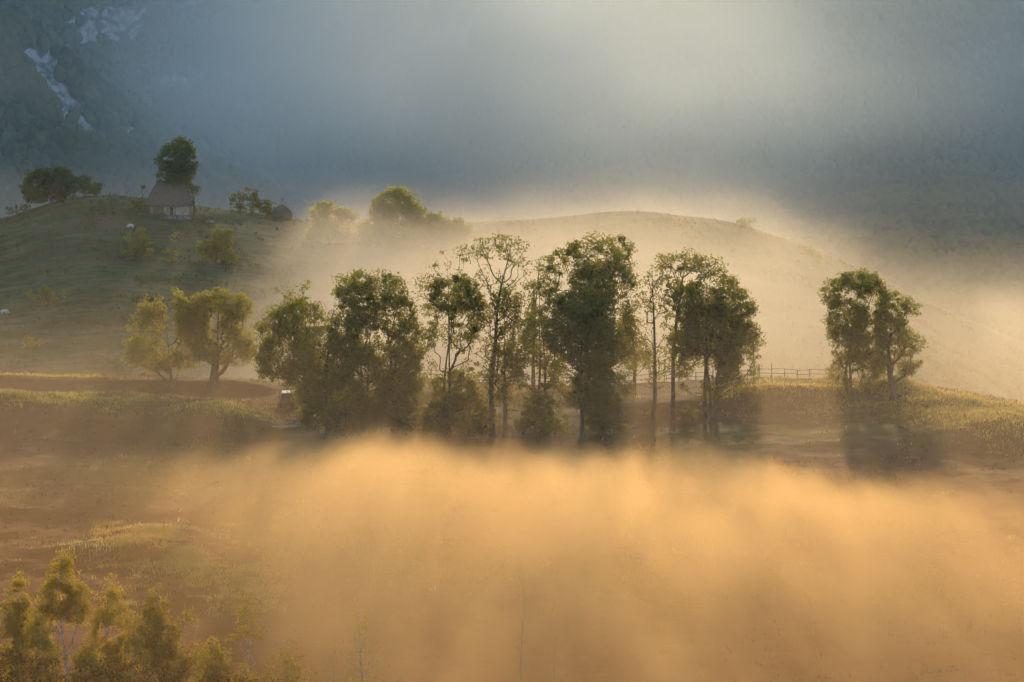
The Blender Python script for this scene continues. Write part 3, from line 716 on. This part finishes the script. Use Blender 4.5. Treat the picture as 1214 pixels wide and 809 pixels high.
#OBJECTS
# ------------------------------------------------------------------ fences
def fence(label, pts, spacing, hgt, rails, seed, r=.055, stakes=0.0, name='wooden_fence', rail_r=.035):
    rng = random.Random(seed)
    P = [np.array([wx(p, d), d]) for p, d in pts]
    # resample
    out = [P[0]]; 
    for a, b in zip(P[:-1], P[1:]):
        L = np.linalg.norm(b - a); k = max(1, round(L / spacing))
        out += [a + (b - a) * (i / k) for i in range(1, k + 1)]
    base = np.array([out[0][0], out[0][1], gz(*out[0])])
    root = empty(name, base); tag(root, label, 'fence')
    tops = []
    for q in out:
        z = gz(q[0], q[1]); h = hgt * rng.uniform(.85, 1.2) * (1.35 if rng.random() < .15 else 1)
        bm = bmesh.new(); lx, ly = rng.uniform(-.06, .06), rng.uniform(-.06, .06)
        p0 = np.array([q[0], q[1], z - .2]) - base; p1 = np.array([q[0] + lx, q[1] + ly, z + h]) - base
        add_tube(bm, p0, p1, r, r * .85, 6)
        bm_obj('post', bm, M['wood'], root)
        tops.append((np.array([q[0], q[1], z]) - base))
    for fr in rails:
        for a, b in zip(tops[:-1], tops[1:]):
            bm = bmesh.new()
            d = (b - a) * .06
            add_tube(bm, a - d + [0, -r, hgt * fr + rng.uniform(-.05, .05)], b + d + [0, -r, hgt * fr + rng.uniform(-.05, .05)], rail_r, rail_r * .85, 5)
            bm_obj('rail', bm, M['wood'], root)
    return root
def crest(px): return ground_crest(px)
def ground_crest(px):
    ds = np.arange(285, 318, .5); z = height((px - 607) * ds / F, ds)
    r = HY + (CZ - z) * F / ds
    return float(ds[np.argmin(r)])
fence('weathered rail fence on the skyline right of the widest tree', [(p, ground_crest(p) + .3) for p in (872, 900, 930, 960, 988)], 1.9, 1.05, (.45, .9), 1)
fence('weathered rail fence on the crest behind the central clump', [(p, ground_crest(p) + .3) for p in (492, 530, 580, 630, 680)], 2.1, 1.0, (.5, .92), 2)
fence('leaning rail fence on the crest between the slim trees and the widest tree', [(p, ground_crest(p) + .3) for p in (735, 770, 805, 845)], 2.4, 1.0, (.45, .9), 3)
fence('low post fence across the lit grass toward the twin-trunked tree', [(902, 281), (940, 283), (985, 286), (1048, 288)], 2.6, .75, (.85,), 4, .045, rail_r=.018)
# gate beside the leaning tree
gx, gd = 1036, 296
t = empty('field_gate', (wx(gx, gd), gd, gz(wx(gx, gd), gd))); tag(t, 'wooden field gate of horizontal bars beside the leaning tree', 'gate')
for sx in (-1.25, 1.25):
    bm = bmesh.new(); add_tube(bm, (sx, 0, -.3), (sx, 0, 1.5), .08, .07, 7); bm_obj('post', bm, M['wood'], t)
for zz in (.3, .6, .9, 1.2):
    bm = bmesh.new(); add_box(bm, (0, -.06, zz), (2.5, .04, .09), ry=random.Random(zz).uniform(-.01, .01)); bm_obj('bar', bm, M['wood'], t)
bm = bmesh.new(); add_box(bm, (0, -.105, .75), (2.5, .03, .08), ry=.34); bm_obj('brace', bm, M['wood'], t)

# ------------------------------------------------------------------ thatched hut
def hut():
    d = 571.0; px = 201
    X = wx(px, d); z0 = min(gz(X - 4, d), gz(X + 4, d), gz(X, d - 2.5)) + .1
    root = empty('thatched_hut', (X, d, z0), R(7)); tag(root, 'small old thatched hut with white wall panel under the tall dark tree', 'hut')
    W, D, Hh = 8.2, 5.6, 2.3
    # foundation of rubble
    bm = bmesh.new(); add_box(bm, (0, 0, -.35), (W + .3, D + .3, 1.1), bev=.08); bm_obj('foundation', bm, M['stone'], root)
    # log walls
    bm = bmesh.new()
    for k in range(9):
        zz = .32 + k * .23
        for sy in (-1, 1): add_box(bm, (0, sy * (D / 2 - .1), zz), (W, .2, .215), bev=.04)
        for sx in (-1, 1): add_box(bm, (sx * (W / 2 - .1), 0, zz + .004), (.2, D - .41, .213), bev=.04)
    bm_obj('log_wall', bm, M['log_wall'], root)
    # limewashed room front
    bm = bmesh.new(); add_box(bm, (-.55, -D / 2 - .03, 1.33), (1.05, .10, 1.95), bev=.02); add_box(bm, (1.0, -D / 2 - .03, 1.33), (.5, .10, 1.95), bev=.02)
    bm_obj('limewashed_panel', bm, M['limewash'], root)
    bm = bmesh.new()
    for k in range(9): add_box(bm, (1.42 + k * .30, -D / 2 - .03, 1.25), (.26, .07, 1.75), rz=0, bev=.01)
    bm_obj('plank_front', bm, M['pale_wood'], root)
    bm = bmesh.new(); add_box(bm, (.36, -D / 2 - .02, 1.23), (.74, .08, 1.75), bev=.01)
    dr = bm_obj('door', bm, M['dark_door'], root)
    bm = bmesh.new(); add_box(bm, (.62, -D / 2 - .085, 1.2), (.05, .05, .16), bev=.01); bm_obj('handle', bm, M['wood'], dr)
    bm = bmesh.new()
    for (c, s) in (((-.05, 0, 1.3), (.09, .16, 1.9)), ((.77, 0, 1.3), (.09, .16, 1.9)), ((.36, 0, 2.18), (.91, .16, .1))):
        add_box(bm, (c[0], -D / 2 - .06, c[2]), s)
    bm_obj('door_frame', bm, M['pale_wood'], root)
    bm = bmesh.new(); add_box(bm, (-3.55, -D / 2 - .02, 1.2), (.45, .08, 1.7), bev=.01); bm_obj('shutter', bm, M['limewash'], root)
    # porch posts
    for sx in (-3.95, 4.0):
        bm = bmesh.new(); add_tube(bm, (sx, -D / 2 - .55, -.4), (sx, -D / 2 - .55, 2.35), .09, .08, 7); bm_obj('porch_post', bm, M['wood'], root)
    # steep hipped thatch: rings from eave to ridge with a ragged edge
    bm = bmesh.new(); rng = random.Random(4)
    rings = []
    Ht = 4.9
    for k in range(10):
        t = k / 9
        hw = (W / 2 + .65) * (1 - t) + 2.35 * t; hd = (D / 2 + .85) * (1 - t) + .16 * t
        bulge = .22 * math.sin(t * math.pi); zz = 2.15 + Ht * t ** .94
        n = 15; ring = []
        per = [(-hw + 2 * hw * i / n, -hd) for i in range(n)] + [(hw, -hd + 2 * hd * i / 8) for i in range(8)] + [(hw - 2 * hw * i / n, hd) for i in range(n)] + [(-hw, hd - 2 * hd * i / 8) for i in range(8)]
        for (a, b) in per:
            ja = rng.uniform(-.06, .06)
            ring.append(bm.verts.new((a * (1 + bulge / max(hw, .5)) + ja, b * (1 + bulge / max(hd, .6)) + ja, zz + rng.uniform(-.05, .05) - (.12 * rng.random() if k == 0 else 0))))
        rings.append(ring)
    for a, b in zip(rings[:-1], rings[1:]):
        for i in range(len(a)): bm.faces.new((a[i], a[(i + 1) % len(a)], b[(i + 1) % len(a)], b[i]))
    bm.faces.new(rings[-1]); bm.faces.new(list(reversed(rings[0])))
    roof = bm_obj('roof', bm, M['thatch'], root, smooth=True)
    bm = bmesh.new()
    for k in range(11):
        xx = -2.3 + k * .46
        for s in (-1, 1): add_box(bm, (xx, s * .24, 7.1), (.09, .08, .75), rx=s * .55)
    bm_obj('ridge_saddle', bm, M['wood'], roof)
    return root
hut()
# rubble below the hut
RG = 'rubble stones in front of the hut'
rr = random.Random(3)
for k, (px, lab) in enumerate([(199, 'pale flat rubble stone below the door of the hut'), (206, 'round rubble stone below the plank front of the hut'),
                               (213, 'long rubble stone under the middle of the plank front'), (221, 'white stone at the right corner of the hut'), (249, 'grey boulder on the grass right of the hut')]):
    d = 565 + rr.uniform(-1.5, .5); X = wx(px, d)
    bm = bmesh.new(); bmesh.ops.create_icosphere(bm, subdivisions=3, radius=1)
    sx, sy, sz = rr.uniform(.5, 1.0), rr.uniform(.4, .7), rr.uniform(.35, .55)
    for v in bm.verts:
        q = 1 + .28 * float(fbm(np.array(v.co.x * 1.3 + k * 9), np.array(v.co.y * 1.3 + v.co.z), 5, 2))
        v.co = (v.co.x * sx * q, v.co.y * sy * q, v.co.z * sz * q)
    o = bm_obj('rubble_stone', bm, M['stone'], smooth=True); o.location = (X, d, gz(X, d) + .15)
    tag(o, lab, 'stone', RG)
# haystack beside the bushes
X, d = wx(334, 591), 591
bm = bmesh.new(); prof = [(0, 1.9), (.6, 2.1), (1.3, 1.9), (2.0, 1.3), (2.6, .5), (2.75, .05)]
seg = 22; rg_ = random.Random(8); rings = []
for z, r_ in prof:
    rings.append([bm.verts.new((r_ * 1.1 * math.cos(i * 6.283 / seg) * rg_.uniform(.95, 1.05), r_ * math.sin(i * 6.283 / seg) * rg_.uniform(.95, 1.05), z + rg_.uniform(-.05, .05) - (.5 if z == 0 else 0))) for i in range(seg)])
for a, b in zip(rings[:-1], rings[1:]):
    for i in range(seg): bm.faces.new((a[i], a[(i + 1) % seg], b[(i + 1) % seg], b[i]))
bm.faces.new(rings[-1])
hs = empty('haystack', (X, d, gz(X, d))); tag(hs, 'dark haystack with two poles at the right end of the hill bushes', 'haystack')
bm_obj('hay', bm, M['hay'], hs, smooth=True)
for (a, b) in ((-.25, .3), (.35, -.1)):
    bm = bmesh.new(); add_tube(bm, (a, 0, 2.2), (a + b, 0, 4.1), .07, .05, 6); bm_obj('pole', bm, M['wood'], hs)

# ------------------------------------------------------------------ sheep
def sheep(label, px, py, lo, hi, rz, seed):
    d = ground_d(px, py, lo, hi); X = wx(px, d)
    root = empty('sheep', (X, d, gz(X, d)), rz); tag(root, label, 'sheep', 'white sheep grazing on the hill')
    vs = [(0, 0, .62), (.28, 0, .64), (.46, 0, .66), (-.25, 0, .64), (-.45, 0, .62),            # spine
          (.62, 0, .55), (.74, 0, .36), (.83, 0, .20),                                         # neck, head lowered
          (.34, .13, .45), (.35, .13, .25), (.35, .13, .03), (.34, -.13, .45), (.35, -.13, .25), (.38, -.13, .03),
          (-.36, .13, .45), (-.43, .13, .26), (-.39, .13, .03), (-.36, -.13, .45), (-.43, -.13, .26), (-.36, -.13, .03),
          (-.60, 0, .58), (-.63, 0, .42)]
    es = [(0, 1), (1, 2), (0, 3), (3, 4), (2, 5), (5, 6), (6, 7), (1, 8), (8, 9), (9, 10), (1, 11), (11, 12), (12, 13), (3, 14), (14, 15), (15, 16), (3, 17), (17, 18), (18, 19), (4, 20), (20, 21)]
    rad = [.27, .26, .22, .27, .22, .14, .10, .055, .08, .045, .035, .08, .045, .035, .10, .05, .035, .10, .05, .035, .06, .035]
    me = bpy.data.meshes.new('body'); me.from_pydata(vs, es, []); me.update()
    me.materials.append(M['wool'])
    o = bpy.data.objects.new('body', me); COL.objects.link(o); o.parent = root
    md = o.modifiers.new('skin', 'SKIN'); o.modifiers.new('sub', 'SUBSURF').levels = 2
    o.modifiers['sub'].render_levels = 2
    for i, v in enumerate(me.skin_vertices[0].data): v.radius = (rad[i], rad[i]); v.use_root = (i == 0)
    for s in (-1, 1):
        bm = bmesh.new(); bmesh.ops.create_icosphere(bm, subdivisions=2, radius=1)
        for v in bm.verts: v.co = (v.co.x * .035 + .70, v.co.y * .075 + s * .13, v.co.z * .025 + .43)
        bm_obj('ear', bm, M['wool'], root, smooth=True)
    return root
sheep('white sheep standing on the slope left of the hut', 155, 271, 530, 570, R(200), 1)
sheep('white sheep at the left edge low on the hill slope', 5, 373, 450, 520, R(20), 2)

# ------------------------------------------------------------------ parked car seen from behind under the trees
def car():
    d = 286.0; X = wx(342, d); z0 = gz(X, d) - .02
    root = empty('parked_car', (X, d, z0), R(4)); tag(root, 'dark parked car with roof coloured pale for sun glint half hidden under the trees', 'car')
    # sections along y (car points away from the camera): (y, half width, z low, belt z, roof half width, roof z)
    sec = [(-2.0, .78, .45, .85, .74, .90), (-1.92, .83, .32, .92, .70, 1.05), (-1.75, .85, .30, .95, .64, 1.50), (-1.0, .86, .30, .95, .66, 1.60), (0, .86, .30, .95, .66, 1.60),
           (.55, .86, .30, .95, .62, 1.50), (1.15, .85, .30, .93, .76, 1.0), (1.85, .80, .32, .82, .70, .86), (2.0, .74, .42, .72, .64, .74)]
    def loop(bm, s, a):
        y, w, zl, zb, rw, zr = s
        return [bm.verts.new(p) for p in ((-w * .96, y, zl), (w * .96, y, zl), (w, y, zl + .2), (w, y, zb), (rw, y, zr), (-rw, y, zr), (-w, y, zb), (-w, y, zl + .2))]
    bm = bmesh.new(); Ls = [loop(bm, s, 0) for s in sec]
    for a, b in zip(Ls[:-1], Ls[1:]):
        for i in range(8): bm.faces.new((a[i], a[(i + 1) % 8], b[(i + 1) % 8], b[i]))
    bm.faces.new(Ls[0]); bm.faces.new(list(reversed(Ls[-1])))
    bmesh.ops.recalc_face_normals(bm, faces=bm.faces[:])
    bm_obj('body', bm, M['car_paint'], root, smooth=False)
    bm = bmesh.new(); add_box(bm, (0, -.55, 1.612), (1.28, 2.3, .05), bev=.02); bm_obj('roof', bm, M['car_roof'], root)
    bm = bmesh.new(); add_box(bm, (0, -1.855, 1.28), (1.22, .02, .38), rx=-.37, bev=.005); bm_obj('rear_window', bm, M['car_glass'], root)
    bm = bmesh.new(); add_box(bm, (0, .88, 1.27), (1.2, .02, .55), rx=.86, bev=.005); bm_obj('windscreen', bm, M['car_glass'], root)
    for s in (-1, 1):
        bm = bmesh.new(); add_box(bm, (s * .775, -.55, 1.25), (.02, 2.0, .42), ry=-s * .30, bev=.005); bm_obj('side_window', bm, M['car_glass'], root)
        bm = bmesh.new(); add_box(bm, (s * .66, -1.985, .80), (.22, .06, .18), bev=.02); bm_obj('tail_lamp', bm, M['lamp_red'], root)
        bm = bmesh.new(); add_box(bm, (s * .97, .55, 1.02), (.2, .12, .14), bev=.03); bm_obj('mirror', bm, M['car_paint'], root)
        for yy in (-1.25, 1.25):
            wh = empty('wheel', (s * .80, yy, .32)); wh.parent = root
            bm = bmesh.new(); bmesh.ops.create_cone(bm, cap_ends=True, segments=24, radius1=.32, radius2=.32, depth=.2)
            bmesh.ops.rotate(bm, verts=bm.verts, cent=(0, 0, 0), matrix=__import__('mathutils').Matrix.Rotation(R(90), 3, 'Y'))
            bm_obj('tyre', bm, M['rubber'], wh, smooth=False)
            bm = bmesh.new(); bmesh.ops.create_cone(bm, cap_ends=True, segments=18, radius1=.2, radius2=.17, depth=.22)
            bmesh.ops.rotate(bm, verts=bm.verts, cent=(0, 0, 0), matrix=__import__('mathutils').Matrix.Rotation(R(90), 3, 'Y'))
            bm_obj('rim', bm, M['rim'], wh)
    bm = bmesh.new(); add_box(bm, (0, -2.02, .50), (1.55, .12, .2), bev=.04); bm_obj('bumper', bm, M['rubber'], root)
car()
# pale fallen log below the car
d = ground_d(333, 508, 258, 280); X = wx(333, d)
bm = bmesh.new(); ptl = [(-2.0, 0, .12, .12), (-1.2, .05, .16, .15), (-.2, 0, .14, .15), (.9, .06, .17, .13), (1.9, .02, .16, .09)]
for a, b in zip(ptl[:-1], ptl[1:]): add_tube(bm, a[:3], b[:3], a[3], b[3], 9)
add_tube(bm, (.3, 0, .18), (.7, -.2, .6), .05, .02, 6)
o = bm_obj('fallen_log', bm, M['pale_wood'], smooth=True); o.location = (X, d, gz(X, d) + .02); o.rotation_euler = (0, R(-4), R(-6))
tag(o, 'pale fallen log lying on the brown bank below the parked car', 'log')
#END OBJECTS

# ------------------------------------------------------------------ air
def box_obj(name, lo, hi, mat, label, cat):
    bm = bmesh.new(); add_box(bm, [(a + b) / 2 for a, b in zip(lo, hi)], [b - a for a, b in zip(lo, hi)])
    o = bm_obj(name, bm, mat); tag(o, label, cat, kind='stuff'); return o
def vol_mat(name, build, col, aniso, rate=1.0):
    g = G(name); v = g.n('ShaderNodeVolumePrincipled')
    v.inputs['Color'].default_value = (*col, 1); v.inputs['Anisotropy'].default_value = aniso
    g.put(v.inputs['Density'], build(g))
    g.l(v.outputs[0], g.n('ShaderNodeOutputMaterial').inputs['Volume'])
    g.mat.cycles.volume_step_rate = rate
    return g.mat

FOG_COL = (1.0, .90, .68)
def d_bank(g):
    P = g.obj(); x, y, z = g.sep(P)[0:3]
    px = g.m('ADD', g.m('MULTIPLY', g.m('DIVIDE', x, y), F), 607)
    nd = g.n('ShaderNodeTexNoise'); g.l(g.scale(P, (.85, .12, 1.5)), nd.inputs['Vector'])
    nd.inputs['Scale'].default_value = .085; nd.inputs['Detail'].default_value = 5; nd.inputs['Roughness'].default_value = .66
    n1 = nd.outputs[0]; n2 = g.sep(nd.outputs[1])[1]
    top = g.rng(y, 185, 262, 9.5, 0.4, False)
    top = g.m('ADD', top, g.rng(px, 780, 1010, 0, -1.8))
    top = g.m('ADD', top, g.m('MULTIPLY', g.m('SUBTRACT', n1, .5), 12.5))
    s = g.rng(g.m('SUBTRACT', top, z), -.2, 2.8, 0, 1)
    far = g.rng(y, 272, 252, 0, 1); near = g.rng(y, 148, 210, .06, 1)
    left = g.rng(px, 90, 640, .05, 1)
    lump = g.m('MULTIPLY', g.rng(n2, .39, .62, .20, 1.85), g.rng(px, 1010, 1120, 1, .7))
    d = g.m('MULTIPLY', g.m('MULTIPLY', s, far), g.m('MULTIPLY', near, left))
    veil = g.m('MULTIPLY', g.m('MULTIPLY', s, g.rng(y, 112, 135, 0, 1)), g.rng(y, 195, 165, 0, .0014))
    return g.m('ADD', g.m('MULTIPLY', g.m('MULTIPLY', d, lump), .0265), veil)
box_obj('fog_bank', (-75, 112, -14), (75, 273, 15), vol_mat('foreground_fog', d_bank, (1.0, .665, .29), .43, .34),
        'golden bank of ground fog filling the hollow in front of the trees', 'fog')
def d_mid(g):
    P = g.obj(); x, y, z = g.sep(P)[0:3]
    px = g.m('ADD', g.m('MULTIPLY', g.m('DIVIDE', x, y), F), 607)
    n1 = g.noise(g.scale(P, (.9, .2, 1.6)), .028, 4, .6)
    zt = g.m('ADD', g.m('MULTIPLY', g.m('SUBTRACT', n1, .5), 24), g.m('ADD', g.m('ADD', g.rng(px, 190, 455, -9, 6.5), g.rng(px, 800, 1050, 0, -6)), g.m('ADD', g.rng(y, 560, 640, 0, -7), g.m('MULTIPLY', g.rng(px, 430, 560, 0, 2), g.rng(px, 760, 900, 1, 0)))))
    s = g.rng(g.m('SUBTRACT', zt, z), -7, 11, 0, 1)
    w = g.m('MULTIPLY', g.rng(px, 100, 450, .11, 1), g.rng(px, 800, 1100, 1, .24))
    back = g.rng(y, 325, 420, .0, 1)
    edge = g.rng(y, 650, 585, 0, 1)
    d = g.m('MULTIPLY', g.m('MULTIPLY', s, w), g.m('MULTIPLY', back, edge))
    # a puff of mist rising at the right
    q = g.n('ShaderNodeVectorMath', operation='DISTANCE'); g.l(g.scale(P, (1, .35, 1)), q.inputs[0])
    q.inputs[1].default_value = (wx(1196, 520), 520 * .35, wz(392, 520))
    puff = g.m('MULTIPLY', g.rng(g.m('ADD', q.outputs['Value'], g.m('MULTIPLY', g.m('SUBTRACT', n1, .5), 22)), 9, 2, 0, 1), .012)
    return g.m('ADD', g.m('MULTIPLY', d, .0116), puff)
box_obj('haze', (-205, 305, -40), (205, 694, 32), vol_mat('valley_mist', d_mid, FOG_COL, .48, .55),
        'pale golden mist lying in the valley behind the row of trees', 'mist')
def d_tree(g):
    P = g.obj(); x, y, z = g.sep(P)[0:3]
    s = g.rng(z, 15, -1, .06, 1)
    e = g.m('MULTIPLY', g.rng(y, 195, 250, 0, 1), g.rng(y, 310, 296, 0, 1))
    return g.m('MULTIPLY', g.m('MULTIPLY', s, e), .0030)
box_obj('haze', (-80, 194, -8), (80, 304.5, 24), vol_mat('mist_among_trees', d_tree, (1.0, .74, .44), .6, .7),
        'thin mist drifting among the trees of the row', 'mist')
def d_far(g):
    P = g.obj(); x, y, z = g.sep(P)[0:3]
    n1 = g.noise(g.scale(P, (.6, .6, 1.6)), .008, 3, .5)
    zt = g.m('ADD', g.m('MULTIPLY', g.m('SUBTRACT', n1, .5), 34), 2)
    s = g.rng(g.m('SUBTRACT', zt, z), -10, 16, 0, 1)
    e = g.m('MULTIPLY', g.rng(y, 698, 800, 0, 1), g.rng(y, 1350, 1200, 0, 1))
    px = g.m('ADD', g.m('MULTIPLY', g.m('DIVIDE', x, y), F), 607)
    return g.m('MULTIPLY', g.m('MULTIPLY', g.m('MULTIPLY', s, e), g.rng(px, 760, 1000, 1, .2)), .0006)
box_obj('haze', (-420, 696, -66), (420, 1360, 24), vol_mat('far_valley_mist', d_far, (1, .96, .9), .5, .7),
        'low white mist lying at the foot of the mountain', 'mist')
def d_slope(g):
    P = g.obj(); x, y, z = g.sep(P)[0:3]
    px = g.m('ADD', g.m('MULTIPLY', g.m('DIVIDE', x, y), F), 607)
    n1 = g.noise(g.scale(P, (1, .4, 2.0)), .006, 3, .55)
    w = g.m('MULTIPLY', g.rng(px, 60, 460, .12, 1), g.rng(px, 800, 1120, 1, .22))
    return g.m('MULTIPLY', g.m('MULTIPLY', g.m('MULTIPLY', g.rng(z, 240, 40, 0, 1), g.rng(n1, .33, .67, .4, 1.6)), w), .0008)
box_obj('haze', (-720, 1400, -80), (720, 3050, 245), vol_mat('mountain_haze', d_slope, (.94, 1.0, .90), .1, .7),
        'blue haze hanging in front of the mountain slope', 'haze')
def d_high(g):
    P = g.obj(); x, y, z = g.sep(P)[0:3]
    n1 = g.noise(g.scale(P, (1, .25, 1.6)), .012, 3, .55)
    px = g.m('ADD', g.m('MULTIPLY', g.m('DIVIDE', x, y), F), 607)
    e = g.m('MULTIPLY', g.m('MULTIPLY', g.rng(z, -10, 40, 0, 1), g.rng(z, 150, 90, 0, 1)), g.m('MULTIPLY', g.rng(px, 1000, 640, .75, 1.9), g.rng(px, 60, 330, .1, 1)))
    return g.m('MULTIPLY', g.m('MULTIPLY', e, g.rng(n1, .3, .7, .45, 1.45)), .0008)
box_obj('haze', (-330, 640, -12), (380, 1395, 152), vol_mat('high_sunlit_haze', d_high, (.78, .90, .92), .35, .8),
        'thin sunlit haze hanging high in the valley before the mountain', 'haze')
box_obj('haze', (-1750, -320, -90), (1750, 5000, 1040), vol_mat('even_haze', lambda g: .00006, (.60, .85, 1.0), .25),
        'even blue haze filling the whole valley', 'haze')

# ------------------------------------------------------------------ light, sky, camera
w = bpy.data.worlds.new('World'); SC.world = w; w.use_nodes = True
nt = w.node_tree; nt.nodes.clear()
sky = nt.nodes.new('ShaderNodeTexSky'); sky.sky_type = 'NISHITA'; sky.sun_disc = False
sky.sun_elevation = R(SUN_EL); sky.sun_rotation = R(SUN_AZ); sky.altitude = 800; sky.ozone_density = 1.6; sky.dust_density = 1.0
bg = nt.nodes.new('ShaderNodeBackground'); bg.inputs[1].default_value = .15
ow = nt.nodes.new('ShaderNodeOutputWorld')
nt.links.new(sky.outputs[0], bg.inputs[0]); nt.links.new(bg.outputs[0], ow.inputs[0])
sl = bpy.data.lights.new('sun', 'SUN'); sl.energy = 3.0; sl.angle = R(.8); sl.color = (1.0, .71, .41)
so = bpy.data.objects.new('sun', sl); COL.objects.link(so)
# light travels from the sun (far, right, up) toward the camera
from mathutils import Vector
dirv = Vector((-math.sin(R(SUN_AZ)) * math.cos(R(SUN_EL)), -math.cos(R(SUN_AZ)) * math.cos(R(SUN_EL)), -math.sin(R(SUN_EL))))
so.rotation_euler = dirv.to_track_quat('-Z', 'Y').to_euler(); so.location = (200, 2500, 600)

cam = bpy.data.cameras.new('camera'); cam.sensor_width = 36; cam.lens = 36 * F / 1214
cam.shift_y = -(404.5 - HY) / 1214; cam.clip_start = 1; cam.clip_end = 9000
co = bpy.data.objects.new('camera', cam); COL.objects.link(co); co.location = (0, 0, CZ); co.rotation_euler = (R(90), 0, 0)
SC.camera = co

SC.render.engine = 'CYCLES'
cy = SC.cycles
cy.use_denoising = True
cy.max_bounces = 3; cy.diffuse_bounces = 1; cy.glossy_bounces = 1; cy.transmission_bounces = 2; cy.volume_bounces = 0; cy.transparent_max_bounces = 24
cy.volume_step_rate = 1.0; cy.volume_max_steps = 256
cy.use_adaptive_sampling = True; cy.adaptive_threshold = .05; cy.adaptive_min_samples = 16
cy.caustics_reflective = False; cy.caustics_refractive = False
SC.view_settings.view_transform = 'Standard'; SC.view_settings.look = 'None'
SC.view_settings.exposure = 0.92; SC.view_settings.gamma = 1.0
